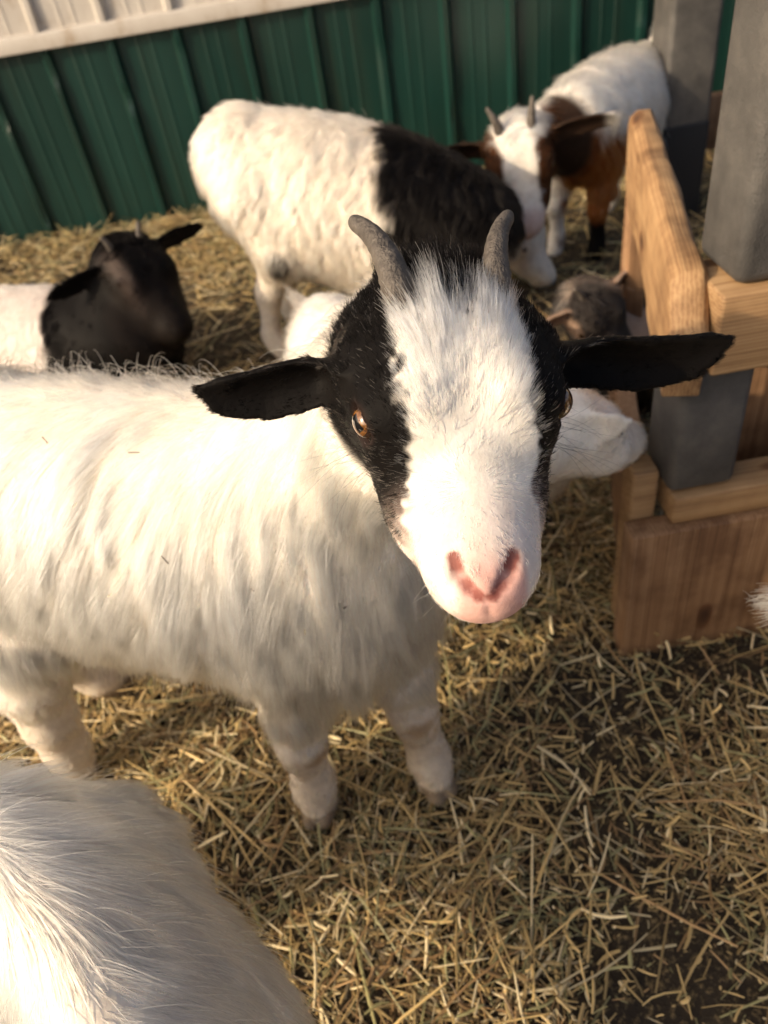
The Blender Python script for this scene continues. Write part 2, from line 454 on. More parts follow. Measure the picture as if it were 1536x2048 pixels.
class Prim:
    """seg / ell / ear; d(p) signed distance, bounds lo..hi, blend k, op +1 union / -1 carve"""
    def __init__(s, kind, k=.02, op=1, **kw): s.kind, s.k, s.op, s.kw = kind, k, op, kw
    def bounds(s):
        q = s.kw
        if s.kind == 'seg':
            m = max(q['ra'], q['rb']) * max(1, q.get('ls', 1)); a, b = q['a'], q['b']
            return np.minimum(a, b) - m, np.maximum(a, b) + m
        if s.kind == 'ell': m = max(q['r']); return q['c'] - m, q['c'] + m
        if s.kind == 'ear': m = q['W'] * 1.8 + .02; P = q['path']; return P.min(0) - m, P.max(0) + m
    def d(s, p):
        q = s.kw
        if s.kind == 'seg':
            a, b = q['a'], q['b']; ls = q.get('ls', 1); pa = p - a; ba = b - a
            if ls != 1:
                lat = q['lat']; pa = pa + (pa @ lat)[..., None] * lat * (1 / ls - 1); ba = ba + (ba @ lat) * lat * (1 / ls - 1)
            h = np.clip(pa @ ba / max(ba @ ba, 1e-9), 0, 1)
            return (np.linalg.norm(pa - h[..., None] * ba, axis=-1) - (q['ra'] + (q['rb'] - q['ra']) * h)) * min(1, ls)
        if s.kind == 'ell':
            l = (p - q['c']) @ q['ax'].T; r = np.array(q['r'])
            k0 = np.linalg.norm(l / r, axis=-1); k1 = np.linalg.norm(l / r ** 2, axis=-1)
            return k0 * (k0 - 1) / np.maximum(k1, 1e-6)
        if s.kind == 'ear':
            P, N, W, th = q['path'], q['n'], q['W'], q['th']; n = len(P)
            best = np.full(p.shape[:-1], 1.0)
            seglen = np.linalg.norm(P[1:] - P[:-1], axis=1); cum = np.concatenate([[0], np.cumsum(seglen)]) / seglen.sum()
            for i in range(n - 1):
                a, b = P[i], P[i + 1]; t = (b - a) / seglen[i]; nn = nrm(N[i] - (N[i] @ t) * t); vv = np.cross(nn, t)
                l = p - a; u = l @ t; uc = np.clip(u / seglen[i], 0, 1); f = cum[i] + uc * (cum[i + 1] - cum[i])
                wd = W * np.interp(f, [0, .12, .35, .55, .8, .93, 1], [.62, .78, .97, 1, .84, .60, .22])
                v = l @ vv; ww = l @ nn; du = np.maximum(-u, u - seglen[i]) - .004
                cup = q['cup'] * np.interp(f, [0, .3, 1], [1.6, 1, .25])
                c = cup * (v / np.maximum(wd, .004)) ** 2 * W
                dd = -smin(-(np.abs(ww - c) * .75 - th * np.interp(f, [0, .2, 1], [1.7, 1.15, .9])), -(np.abs(v) - wd) * .8, .0035)
                best = np.minimum(best, np.maximum(dd, du))
            return best

def surface_nets(D, lo, h):
    s = D < 0; nx, ny, nz = D.shape
    c8 = [(i, j, k) for i in (0, 1) for j in (0, 1) for k in (0, 1)]
    cnt = np.zeros((nx - 1, ny - 1, nz - 1), np.int8)
    for i, j, k in c8: cnt += s[i:nx - 1 + i, j:ny - 1 + j, k:nz - 1 + k]
    cells = np.argwhere((cnt > 0) & (cnt < 8)); n = len(cells)
    idx = np.full(cnt.shape, -1, np.int32); idx[tuple(cells.T)] = np.arange(n)
    acc = np.zeros((n, 3)); w = np.zeros(n)
    for a in c8:
        for ax in range(3):
            if a[ax]: continue
            b = list(a); b[ax] = 1
            da = D[tuple((cells + a).T)]; db = D[tuple((cells + b).T)]
            m = (da < 0) != (db < 0); t = np.where(m, da / np.where(m, da - db, 1), 0)
            pt = np.tile(np.array(a, float), (n, 1)); pt[:, ax] += t
            acc += pt * m[:, None]; w += m
    V = lo + h * (cells + acc / w[:, None])
    quads = []
    for ax in range(3):
        o1, o2 = [(1, 2), (2, 0), (0, 1)][ax]
        sl = [slice(None)] * 3; sh = [slice(None)] * 3
        sl[ax] = slice(0, -1); sh[ax] = slice(1, None)
        ch = s[tuple(sl)] != s[tuple(sh)]; e = np.argwhere(ch)
        ok = (e[:, o1] > 0) & (e[:, o2] > 0) & (e[:, o1] < D.shape[o1] - 1) & (e[:, o2] < D.shape[o2] - 1); e = e[ok]
        d1 = np.zeros(3, int); d1[o1] = 1; d2 = np.zeros(3, int); d2[o2] = 1
        q = np.stack([idx[tuple((e - d1 - d2).T)], idx[tuple((e - d2).T)], idx[tuple(e.T)], idx[tuple((e - d1).T)]], 1)
        flip = ~s[tuple(e.T)]; q[flip] = q[flip][:, ::-1]
        quads.append(q)
    Q = np.concatenate(quads); Q = Q[(Q >= 0).all(1)]
    return V, Q

def smooth_mesh(V, Q, it, lam=.5):
    n = len(V); e = np.concatenate([Q[:, [0, 1]], Q[:, [1, 2]], Q[:, [2, 3]], Q[:, [3, 0]]])
    for _ in range(it):
        acc = np.zeros((n, 3)); w = np.bincount(e[:, 0], minlength=n) + np.bincount(e[:, 1], minlength=n)
        for c in range(3): acc[:, c] = np.bincount(e[:, 0], V[e[:, 1], c], n) + np.bincount(e[:, 1], V[e[:, 0], c], n)
        V = V + lam * (acc / np.maximum(w, 1)[:, None] - V)
    return V

def body_mesh(prims, h, it=2):
    bl = np.array([p.bounds()[0] for p in prims if p.op > 0]).min(0) - .03; bh = np.array([p.bounds()[1] for p in prims if p.op > 0]).max(0) + .03
    dim = np.ceil((bh - bl) / h).astype(int) + 1
    D = np.full(dim, .5, np.float32)
    for p in sorted(prims, key=lambda p: -p.op):
        a, b = p.bounds(); m = p.k + 2 * h
        i0 = np.clip(np.floor((a - m - bl) / h).astype(int), 0, dim - 1); i1 = np.clip(np.ceil((b + m - bl) / h).astype(int) + 1, 1, dim)
        g = np.stack(np.meshgrid(*[bl[c] + h * np.arange(i0[c], i1[c]) for c in range(3)], indexing='ij'), -1)
        dd = p.d(g).astype(np.float32); sl = tuple(slice(i0[c], i1[c]) for c in range(3))
        D[sl] = smin(D[sl], dd, p.k) if p.op > 0 else -smin(-D[sl], dd, p.k)
    V, Q = surface_nets(D, bl, h)
    return smooth_mesh(V, Q, it), Q

def vert_normals(V, Q):
    n = np.cross(V[Q[:, 2]] - V[Q[:, 0]], V[Q[:, 3]] - V[Q[:, 1]]); N = np.zeros_like(V)
    for c in range(3):
        for j in range(4): N[:, c] += np.bincount(Q[:, j], n[:, c], len(V))
    return nrm(N)

# ------------------------------------------------------------------ fur
def clump_centres(p, cell, seed):
    """nearest jittered lattice point to each root"""
    i = np.floor(p / cell).astype(np.int64); best = np.full(len(p), 9e9); out = np.zeros_like(p); idd = np.zeros(len(p), np.int64)
    for dx in (-1, 0, 1):
        for dy in (-1, 0, 1):
            for dz in (-1, 0, 1):
                j = i + [dx, dy, dz]
                c = (j + .5 + .45 * np.stack([_hash(j[:, 0], j[:, 1], j[:, 2], seed + k) for k in range(3)], 1)) * cell
                d = ((c - p) ** 2).sum(1); m = d < best
                best = np.where(m, d, best); out[m] = c[m]
                idd = np.where(m, j[:, 0] * 73856093 ^ j[:, 1] * 19349663 ^ j[:, 2] * 83492791, idd)
    return out, idd

def curves_obj(name, P, R, C, mat, parent):
    """P (n,k,3) world points, R (n,k) radii, C (n,3)"""
    n, k, _ = P.shape
    cu = bpy.data.hair_curves.new(name); cu.add_curves([k] * n)
    loc = np.array(parent.location, np.float32)
    cu.attributes['position'].data.foreach_set('vector', (P.astype(np.float32) - loc).ravel())
    if 'radius' not in cu.attributes: cu.attributes.new('radius', 'FLOAT', 'POINT')
    cu.attributes['radius'].data.foreach_set('value', R.astype(np.float32).ravel())
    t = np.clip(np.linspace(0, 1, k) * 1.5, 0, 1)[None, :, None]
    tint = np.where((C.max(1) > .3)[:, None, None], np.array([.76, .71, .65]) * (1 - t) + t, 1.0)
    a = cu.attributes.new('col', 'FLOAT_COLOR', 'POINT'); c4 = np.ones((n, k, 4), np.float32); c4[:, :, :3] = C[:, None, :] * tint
    a.data.foreach_set('color', c4.ravel())
    cu.materials.append(mat)
    o = bpy.data.objects.new(name, cu); COL.objects.link(o); o.parent = parent
    return o

def sample_roots(V, Q, n, wfun):
    a, b, c, d = (V[Q[:, i]] for i in range(4))
    T = np.concatenate([np.stack([Q[:, 0], Q[:, 1], Q[:, 2]], 1), np.stack([Q[:, 0], Q[:, 2], Q[:, 3]], 1)])
    area = np.linalg.norm(np.cross(V[T[:, 1]] - V[T[:, 0]], V[T[:, 2]] - V[T[:, 0]]), axis=1)
    cen = V[T].mean(1); NV = vert_normals(V, Q); cn = nrm(NV[T].mean(1))
    w = area * wfun(cen, cn); w /= w.sum()
    t = rng.choice(len(T), n, p=w); r1 = np.sqrt(rng.random(n)); r2 = rng.random(n)
    bc = np.stack([1 - r1, r1 * (1 - r2), r1 * r2], 1)[..., None]
    return (V[T[t]] * bc).sum(1), nrm((NV[T[t]] * bc).sum(1))

def grow(p, n, dr, L, lift, grav, K=7, rad=.00026, clump=.5, cell=.018, wav=.12, stray=.03, seed=3, cdir=.25, dirn=.12):
    """strands from roots p: direction dr (tangent), length L, starting lift angle (rad), gravity bend"""
    m = len(p)
    t = nrm(dr - (dr * n).sum(1, keepdims=True) * n)
    cc, cid = clump_centres(p, cell, seed)
    cr = np.stack([_hash(cid, cid * 7 + 1, cid * 13 + 5, seed + 11 + k) for k in range(4)], 1)
    side = np.cross(n, t)
    ang = cdir * cr[:, 0] + dirn * rng.normal(0, 1, m) + .35 * noise(p, 9, seed + 40) * min(1, cdir * 4)
    t = t * np.cos(ang)[:, None] + side * np.sin(ang)[:, None]
    side = np.cross(n, t)
    L = L * (1 + .22 * cr[:, 1]) * rng.uniform(.72, 1.15, m)
    is_stray = rng.random(m) < stray
    lift = lift * (1 + .35 * rng.normal(0, 1, m) + .5 * cr[:, 2]) + np.where(is_stray, rng.uniform(.2, .8, m), 0)
    s = np.linspace(0, 1, K); ds = s[1] - s[0]
    P = np.zeros((m, K, 3)); P[:, 0] = p - n * .0015
    ph = rng.uniform(0, 6.28, m); fr = rng.uniform(.7, 1.5, m)
    for i in range(1, K):
        sm = s[i] - ds / 2
        a = lift * (1 - .75 * sm)
        d = t * np.cos(a)[:, None] + n * np.sin(a)[:, None]
        d = d + np.array([0, 0, -1.0]) * (grav * sm)[:, None]
        d = d + side * (wav * np.sin(ph + 6.28 * fr * sm) * (1 - .4 * is_stray))[:, None]
        P[:, i] = P[:, i - 1] + nrm(d) * (L * ds)[:, None]
    off = cc - p; off = off - (off * n).sum(1, keepdims=True) * n * .8
    k = clump * (.6 + .4 * cr[:, 3]) * np.where(is_stray, .1, 1)
    P += off[:, None, :] * (k[:, None] * (s ** 1.4)[None])[..., None]
    R = rad * rng.uniform(.75, 1.25, m)[:, None] * (1 - .72 * s ** 1.8)[None]
    return P, R, cr

class Groom:
    """flow keys blended by distance: position, sigma, flow vector, fall weight, length, lift"""
    def __init__(s): s.k = []
    def add(s, pos, sig, flow, fall, L, lift): s.k.append((np.asarray(pos, float), sig, np.asarray(flow, float), fall, L, lift))
    def line(s, a, b, sig, flow, fall, L, lift, n=3):
        for t in np.linspace(0, 1, n): s.add(np.asarray(a) * (1 - t) + np.asarray(b) * t, sig, flow, fall, L, lift)
    def eval(s, p, n):
        W = np.zeros(len(p)); D = np.zeros((len(p), 3)); A = np.zeros((len(p), 3))
        for pos, sig, fl, fall, L, lift in s.k:
            w = np.exp(-((p - pos) ** 2).sum(1) / sig ** 2) + 1e-9
            W += w; D += w[:, None] * fl; A += w[:, None] * [fall, L, lift]
        D /= W[:, None]; A /= W[:, None]
        dn = np.array([0, 0, -1.0]) - (-n[:, 2:3]) * n
        D = D + A[:, :1] * dn
        return nrm(D), A[:, 1], A[:, 2]

# ------------------------------------------------------------------ goat head
class Head:
    def __init__(s, o, f, r, hs=1.0):
        s.o = np.asarray(o, float); s.f = nrm(f); r = np.asarray(r, float); s.r = nrm(r - (r @ s.f) * s.f); s.u = np.cross(s.f, s.r)
        s.hs = hs; s.ax = np.stack([s.f, s.r, s.u])
    def W(s, f, r, u): return s.o + s.hs * (f * s.f + r * s.r + u * s.u)
    def L(s, p): return (p - s.o) @ s.ax.T / s.hs
    def prims(s, detail=True):
        h = s.hs; E = lambda c, r, k=.02, op=1: Prim('ell', k * h, op, c=s.W(*c), ax=s.ax, r=np.array(r) * h)
        G = lambda a, b, ra, rb, k=.02, ls=1: Prim('seg', k * h, 1, a=s.W(*a), b=s.W(*b), ra=ra * h, rb=rb * h, lat=s.r, ls=ls)
        P = [E((-.040, 0, -.018), (.056, .059, .050)), E((-.062, 0, -.032), (.044, .056, .050)),
             G((-.015, 0, -.016), (.098, 0, -.024), .047, .0275, .03, 1.24), E((.030, .033, -.044), (.050, .021, .032), .03), E((.030, -.033, -.044), (.050, .021, .032), .03),
             G((-.04, 0, -.062), (.085, 0, -.050), .034, .020, .03, .95),
             E((.100, 0, -.022), (.030, .0295, .026), .02), E((.104, 0, -.044), (.025, .0235, .020), .018),
             E((.097, 0, -.058), (.021, .017, .013), .012),
             E((.118, 0, -.020), (.016, .021, .018), .012),
             G((-.005, .044, .002), (.012, .044, -.004), .021, .018, .022), G((-.005, -.044, .002), (.012, -.044, -.004), .021, .018, .022),
             G((.0, .030, .010), (-.05, .022, .012), .022, .024, .025), G((.0, -.030, .010), (-.05, -.022, .012), .022, .024, .025)]
        if detail:
            P += [E((-.036, .054, -.002), (.020, .021, .020), .02), E((-.036, -.054, -.002), (.020, .021, .020), .02)]
            for q in (-1, 1):
                P.append(E((.000, q * .0545, .0165), (.019, .012, .0065), .008))
                P.append(Prim('ell', .003 * h, -1, c=s.W(.006, q * .066, .005), ax=s.ax, r=np.array([.0135, .0125, .0098]) * h))
        return P

def trace(prims, u, v, t0=.25):
    """the surface point of the union of prims along the sight line through photo pixel (u, v)"""
    d = nrm(px(u, v, 1.0) - CAM); t = t0
    for _ in range(80):
        p = CAM + t * d; e = 9.0
        for q in prims: e = smin(e, float(q.d(p[None])[0]), q.k)
        t += e * .8
        if abs(e) < 1e-4: break
    return CAM + t * d

def horn_mesh(path, r0, r1, flat=.8, n=28, m=22, rings=11, ridge=.07):
    path = np.array(path); t = np.linspace(0, len(path) - 1, n)
    # Catmull-Rom through the path points
    P = []
    ext = np.concatenate([[2 * path[0] - path[1]], path, [2 * path[-1] - path[-2]]])
    for x in t:
        i = min(int(x), len(path) - 2); f = x - i; a, b, c, d = ext[i:i + 4]
        P.append(.5 * ((2 * b) + (-a + c) * f + (2 * a - 5 * b + 4 * c - d) * f ** 2 + (-a + 3 * b - 3 * c + d) * f ** 3))
    P = np.array(P); T = nrm(np.gradient(P, axis=0)); up = nrm(np.cross(T[0], EX + .1)); V = []
    for i in range(n):
        up = nrm(up - (up @ T[i]) * T[i]); sd = np.cross(T[i], up); s = i / (n - 1)
        r = r0 + (r1 - r0) * s ** 1.15
        if s > .93: r *= math.sqrt(max(0.02, 1 - ((s - .93) / .07) ** 2))
        r *= 1 + ridge * (1 - s) * math.sin(rings * 2 * math.pi * s ** .8)
        for j in range(m):
            a = 2 * math.pi * j / m; rr = r * (1 + .05 * noise(np.array([a * 1.5, s * 9, r0 * 900]), 1, 3))
            V.append(P[i] + rr * (math.cos(a) * up + flat * math.sin(a) * sd))
    Fq = [[i * m + j, i * m + (j + 1) % m, (i + 1) * m + (j + 1) % m, (i + 1) * m + j] for i in range(n - 1) for j in range(m)]
    Fq += [list(range(m))[::-1], [(n - 1) * m + j for j in range(m)]]
    return np.array(V), Fq

def sphere_mesh(r, n=28, m=16):
    V = [(0, 0, r)]
    for i in range(1, m):
        for j in range(n):
            a, b = math.pi * i / m, 2 * math.pi * j / n; V.append((r * math.sin(a) * math.cos(b), r * math.sin(a) * math.sin(b), r * math.cos(a)))
    V.append((0, 0, -r)); L = len(V) - 1; Fq = [[0, 1 + j, 1 + (j + 1) % n] for j in range(n)]
    for i in range(m - 2):
        for j in range(n): p = 1 + i * n; Fq.append([p + j, p + n + j, p + n + (j + 1) % n, p + (j + 1) % n])
    p = 1 + (m - 2) * n; Fq += [[L, p + (j + 1) % n, p + j] for j in range(n)]
    return np.array(V), Fq

def add_eye(body, c, gaze, horiz, r):
    V, Fq = sphere_mesh(r)
    V = V * [1, 1, 1.0]
    o = mesh_obj('eye', V, Fq, M_EYE, None, smooth=True)
    z = nrm(gaze); x = nrm(horiz - (horiz @ z) * z); y = np.cross(z, x)
    c = c - np.array(body.location)
    o.parent = body
    sc_ = r / .0125
    o.matrix_local = Matrix(((x[0], y[0], z[0], c[0]), (x[1], y[1], z[1], c[1]), (x[2], y[2], z[2], c[2]), (0, 0, 0, 1)))
    return o

WHITE_FUR = np.array([.87, .82, .735]); BLACK = np.array([.005, .004, .0035]); PINK = np.array([.72, .43, .37])

def in_view(p, n, lo=.3):
    q = proj(p); vis = (q[:, 2] > .05) & (q[:, 0] > -150) & (q[:, 0] < 1700) & (q[:, 1] > -150) & (q[:, 1] < 2200)
    face = ((CAM - p) * n).sum(1) / np.maximum(np.linalg.norm(CAM - p, axis=1), 1e-6) > -.25
    return np.where(vis & face, 1.0, lo)

def body_object(name, label, prims, colf, h, base, it=2, cat='goat', group=None):
    V, Q = body_mesh(prims, h, it)
    o = mesh_obj(name, V, Q, M_SKIN, loc=base, smooth=True, col=colf(V))
    tag(o, label, cat, group)
    return o, V, Q

def lerp(a, b, t): return np.asarray(a) * (1 - t) + np.asarray(b) * t

def leg_prims(J, k=.03):
    return [Prim('seg', min(k, 1.2 * min(J[i][1], J[i + 1][1])), 1, a=np.asarray(J[i][0], float), b=np.asarray(J[i + 1][0], float), ra=J[i][1], rb=J[i + 1][1]) for i in range(len(J) - 1)]

def spine_prims(S, k=.06):
    """S: (point, half height, half width)"""
    out = []
    for i in range(len(S) - 1):
        (a, ha, wa), (b, hb, wb) = S[i], S[i + 1]; a = np.asarray(a, float); b = np.asarray(b, float)
        t = nrm((b - a) * [1, 1, 0]); lat = np.array([-t[1], t[0], 0])
        out.append(Prim('seg', k, 1, a=a, b=b, ra=ha, rb=hb, lat=lat, ls=.5 * (wa / ha + wb / hb)))
    return out

def groom_spine(g, S, L, lift, back=.55, fall=1.0, sig=.12):
    for i in range(len(S) - 1):
        a, b = np.asarray(S[i][0], float), np.asarray(S[i + 1][0], float); t = nrm(b - a)
        g.line(a, b, sig, -t * back, fall, L, lift, 3)

def groom_leg(g, J, top, low, sig=.05):
    for i in range(len(J) - 1):
        a, b = np.asarray(J[i][0], float), np.asarray(J[i + 1][0], float)
        t = i / max(1, len(J) - 2); ln = top + (low - top) * min(1, t * 1.6)
        g.line(a, b, sig * (1 if i == 0 else .8), nrm(b - a), .3, ln, .25, 3)

# ------------------------------------------------------------------ the main goat
def main_goat():
    H = Head(px(918, 817, .500), (.14 * CX + .92 * CY - .36 * FWD), (.975 * CX - .125 * CY + .10 * FWD), 1.0)
    S = [((-.60, .86, .450), .135, .115), ((-.46, .795, .445), .150, .125), ((-.30, .725, .440), .155, .128), ((-.17, .665, .440), .150, .122), ((-.075, .615, .450), .130, .105)]
    neck = [((-.10, .64, .50), .105), (H.W(-.075, 0, -.10), .070), (H.W(-.06, 0, -.05), .050)]
    h1, h2 = px(645, 1605, 1.06), px(872, 1580, 1.06)
    fl1 = [((-.125, .585, .36), .062), ((-.143, .565, .245), .035), ((-.150, .555, .185), .0265), ((-.153, .561, .150), .0235), ((-.156, .567, .09), .0215), ((-.158, .568, .055), .0245), ((-.160, .558, .028), .0215)]
    fl2 = [((-.030, .600, .36), .062), ((-.014, .583, .245), .034), ((-.009, .574, .185), .0258), ((-.005, .577, .150), .0230), ((.000, .580, .09), .0210), ((.003, .577, .055), .024), ((.008, .564, .028), .021)]
    hl1 = [((-.59, .77, .42), .11), (px(60, 1225, .99), .072), (px(62, 1360, 1.03), .044), (px(100, 1440, 1.08), .033), (px(130, 1490, 1.125), .028), (px(152, 1528, 1.155), .030)]
    hl2 = [((-.60, .93, .42), .095), (px(40, 1250, 1.12), .055), (px(110, 1322, 1.20), .030), (px(170, 1340, 1.25), .025), (px(205, 1352, 1.27), .026), (px(236, 1362, 1.29), .026)]
    prims_body = spine_prims(S)
    prims = spine_prims(S) + H.prims()
    prims += [Prim('seg', .06, 1, a=np.array(neck[i][0]), b=np.array(neck[i + 1][0]), ra=neck[i][1], rb=neck[i + 1][1]) for i in range(2)]
    prims += [Prim('ell', .05, 1, c=np.array([-.085, .60, .37]), ax=np.eye(3), r=np.array([.095, .085, .10]))]
    for l in (fl1, fl2, hl1, hl2): prims += leg_prims(l)
    for l, (hx, hy) in ((fl1, (-.25, -1)), (fl2, (.35, -1)), (hl1, (.6, -.8)), (hl2, (.9, -.3))):
        e = np.array(l[-1][0], float); dv = nrm(np.array([hx, hy, 0])); lt = np.array([-dv[1], dv[0], 0])
        for q in (-1, 1): prims.append(Prim('seg', .004, 1, a=np.array([*(e + lt * q * .0115 - dv * .006)[:2], .020]), b=np.array([*(e + lt * q * .0095 + dv * .016)[:2], .010]), ra=.0165, rb=.0115))
    hp_ = [q for q in H.prims(detail=False)]
    NOST = [[trace(hp_, *c) for c in ((906, 1118), (914, 1150), (938, 1178), (960, 1196))],
            [trace(hp_, *c) for c in ((1028, 1112), (1020, 1148), (1004, 1174), (988, 1194))]]
    PHIL = [trace(hp_, *c) for c in ((976, 1203), (979, 1222), (981, 1243))]
    for N_ in NOST:
        for i, (ra, rb) in enumerate(((.0028, .0048), (.0048, .0038), (.0038, .0018))):
            prims.append(Prim('seg', .003, -1, a=N_[i] + .0012 * H.r * (0), b=N_[i + 1], ra=ra, rb=rb))
    for i in range(2): prims.append(Prim('seg', .003, -1, a=PHIL[i], b=PHIL[i + 1], ra=.0011, rb=.0011))
    # ears
    earL = np.array([px(715, 735, .535), px(630, 748, .545), px(530, 778, .548), px(455, 788, .545), px(402, 778, .54)])
    earR = np.array([px(1085, 705, .54), px(1170, 705, .55), px(1270, 715, .555), px(1370, 708, .555), px(1452, 680, .55)])
    nl = nrm(-FWD * .8 + CY * .55); nr = nrm(-FWD * .75 + CY * .60)
    prims += [Prim('ear', .012, 1, path=earL, n=[nl] * 4, W=.0205, th=.0034, cup=.75), Prim('ear', .012, 1, path=earR, n=[nr] * 4, W=.0215, th=.0034, cup=.75)]

    KNEES = [trace(leg_prims(fl1), 646, 1512), trace(leg_prims(fl2), 842, 1462)]

    def headness(p):
        q = H.L(p); e = (q - [-.002, 0, -.033]) / [1.48, 1.05, 1.0]; e[:, 2] *= np.where(e[:, 2] > 0, .5, 1.22); d = np.linalg.norm(e, axis=1)
        return sstep(.105, .092, d)
    def earness(p):
        def dl(path):
            best = np.full(len(p), 9.0)
            for i in range(len(path) - 1):
                a, b = path[i], path[i + 1]; h = np.clip((p - a) @ (b - a) / ((b - a) @ (b - a)), 0, 1)
                best = np.minimum(best, np.linalg.norm(p - a - h[:, None] * (b - a), axis=1))
            return best
        q = H.L(p)
        return sstep(.034, .026, np.minimum(dl(earL), dl(earR))) * sstep(.050, .060, np.abs(q[:, 1]))

    def col(p):
        c = np.tile(WHITE_FUR, (len(p), 1)); q = H.L(p); f, r, u = q.T
        nz = noise(p, 60, 4) * .005 + noise(p, 190, 5) * .0045
        hd, er = headness(p), earness(p)
        # white blaze between black cheeks
        half = np.interp(f, [-.11, -.085, -.06, -.03, 0, .03, .06, .085], [.026, .036, .040, .0395, .0385, .0375, .0385, .0385]) + nz
        blk = sstep(-.002, .004, np.abs(r) - half) * sstep(.098, .066, f + nz * 3) * sstep(-.10, -.07, u)
        top = sstep(-.043, -.049, f + nz * 3)
        blk = np.maximum(blk, top) * hd
        blk = np.maximum(blk, er)
        blk = np.maximum(blk, hd * sstep(.0, -.02, u) * sstep(-.03, -.055, f)) * sstep(-.105, -.085, u)
        c = c * (1 - blk[:, None]) + BLACK * blk[:, None]
        # brown tinge at the edge of the black and on the knees
        for k_ in KNEES:
            kn = sstep(.034, .012, np.linalg.norm((p - np.array(k_)) * [1, 1, 1.5], axis=1) + nz)
            c = c * (1 - .9 * kn[:, None]) + np.array([.36, .20, .085]) * .9 * kn[:, None]
        st = (.34 * sstep(.05, .75, noise(p, 7, 71) + .4 * noise(p, 24, 72)) + .22 * sstep(.40, .30, p[:, 2])) * (1 - hd); c = c * (1 - st[:, None] * (1 - blk[:, None])) + np.array([.70, .56, .40]) * (st * (1 - blk))[:, None]  # tan mottling: coat stains, plus the body's mottled shade put into the colour
        leg = sstep(.24, .12, p[:, 2]) * .35
        c = c * (1 - leg[:, None]) + np.array([.62, .50, .38]) * leg[:, None]
        hoof = sstep(.034, .020, p[:, 2] + .004 * noise(p, 90, 8)); c = c * (1 - hoof[:, None]) + np.array([.26, .20, .14]) * hoof[:, None]
        return c
    def skincol(p):
        c = col(p); q = H.L(p); f, r, u = q.T
        ns = sstep(.088, .118, f) * sstep(.026, .018, np.abs(r)) * headness(p) * (.35 * sstep(-.064, -.050, u) + .65 * sstep(-.040, -.028, u))
        c = c * (1 - ns[:, None]) + PINK * ns[:, None]
        rest = (1 - ns) * sstep(.04, .09, f) * headness(p); c = c * (1 - .5 * rest[:, None]) + np.array([.80, .62, .54]) * .5 * rest[:, None]
        for N_ in NOST:
            d = np.full(len(p), 9.0)
            for i in range(3):
                a_, b_ = N_[i], N_[i + 1]; hh = np.clip((p - a_) @ (b_ - a_) / ((b_ - a_) @ (b_ - a_)), 0, 1)
                d = np.minimum(d, np.linalg.norm(p - a_ - hh[:, None] * (b_ - a_), axis=1) + (0, .0004, .0012)[i])
            g = .92 * sstep(.0060, .0040, d); c = c * (1 - g[:, None]) + np.array([.24, .068, .054]) * g[:, None]
        for s_ in (-1, 1):
            ee = sstep(.018, .014, np.linalg.norm(q - [.006, s_ * .062, .005], axis=1)); c = c * (1 - ee[:, None]) + np.array([.02, .012, .01]) * ee[:, None]
        return c
    base = np.array([-.28, .70, 0])
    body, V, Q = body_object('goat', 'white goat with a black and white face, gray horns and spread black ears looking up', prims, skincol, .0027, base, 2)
    for s_ in (-1, 1):
        g = s_ * .86 * H.r + .33 * H.f + .40 * H.u
        add_eye(body, H.W(.005, s_ * .0585 + (.0025 if s_ > 0 else 0), .0055), g, H.f, .0122)
    def hornpath(pix, dz):
        z = (trace(hp_, *pix[0]) - CAM) @ FWD
        return [px(u_, v_, z + d_) for (u_, v_), d_ in zip(pix, dz)]
    hornA = hornpath([(806, 622), (792, 565), (768, 505), (737, 464), (702, 441)], (.012, .010, .018, .030, .044))
    hornB = hornpath([(1000, 604), (992, 545), (993, 494), (1002, 456), (1018, 430)], (.014, .012, .020, .030, .044))
    for pth, r0 in ((hornA, .0140), (hornB, .0118)):
        v, f = horn_mesh(pth, r0, .0055, .85); mesh_obj('horn', v, f, M_HORN, body, loc=pth[0], smooth=True)
    if QUICK: return body
    # ---- fur
    G = Groom()
    groom_spine(G, S, .075, .17, back=.45, fall=1.15)
    G.line(neck[0][0], neck[1][0], .10, nrm(np.array(neck[0][0]) - neck[1][0]) * .6 + [-.2, .1, 0], 1.0, .060, .20)
    G.add(neck[2][0], .06, nrm(np.array(neck[0][0]) - neck[1][0]), .6, .028, .3)
    G.add((-.085, .54, .37), .09, (0, 0, -.4), 1.0, .090, .22)
    G.add((-.13, .52, .30), .07, (0, 0, -.4), 1.0, .085, .18)
    G.add((-.02, .53, .32), .07, (0, 0, -.4), 1.0, .080, .2)
    for l in (fl1, fl2): groom_leg(G, l, .040, .008)
    for l in (hl1, hl2): groom_leg(G, l, .045, .010, .06)
    def attrs(p, n):
        d, L, lift = G.eval(p, n); q = H.L(p); f, r, u = q.T
        low = sstep(.34, .20, p[:, 2]); L = L * (1 - low) + np.interp(p[:, 2], [0, .022, .05, .09, .15, .30], [.003, .009, .013, .010, .009, .020]) * low
        hd, er = headness(p), earness(p)
        # head: hair radiates from a whorl on the nose bridge
        wh = np.array([.062, 0, .02]); rad = q - wh
        dl = rad * [1.0, .95, .6]
        dl[:, 0] -= .012 * sstep(.06, .02, f)
        dw = nrm(dl @ H.ax)
        Lh = np.interp(f, [-.11, -.085, -.06, -.045, -.02, .04, .075, .10, .125, .14], [.026, .032, .034, .032, .021, .0115, .0075, .0052, .0042, .0034])
        sidec = sstep(.030, .042, np.abs(r)); Lh = Lh * (1 - sidec) + np.minimum(Lh, .0095) * sidec
        chin = sstep(-.045, -.062, u) * sstep(.05, .08, f); Lh = Lh + .009 * chin
        pinkz = sstep(.108, .122, f) * sstep(.022, .015, np.abs(r)) * sstep(-.046, -.034, u)
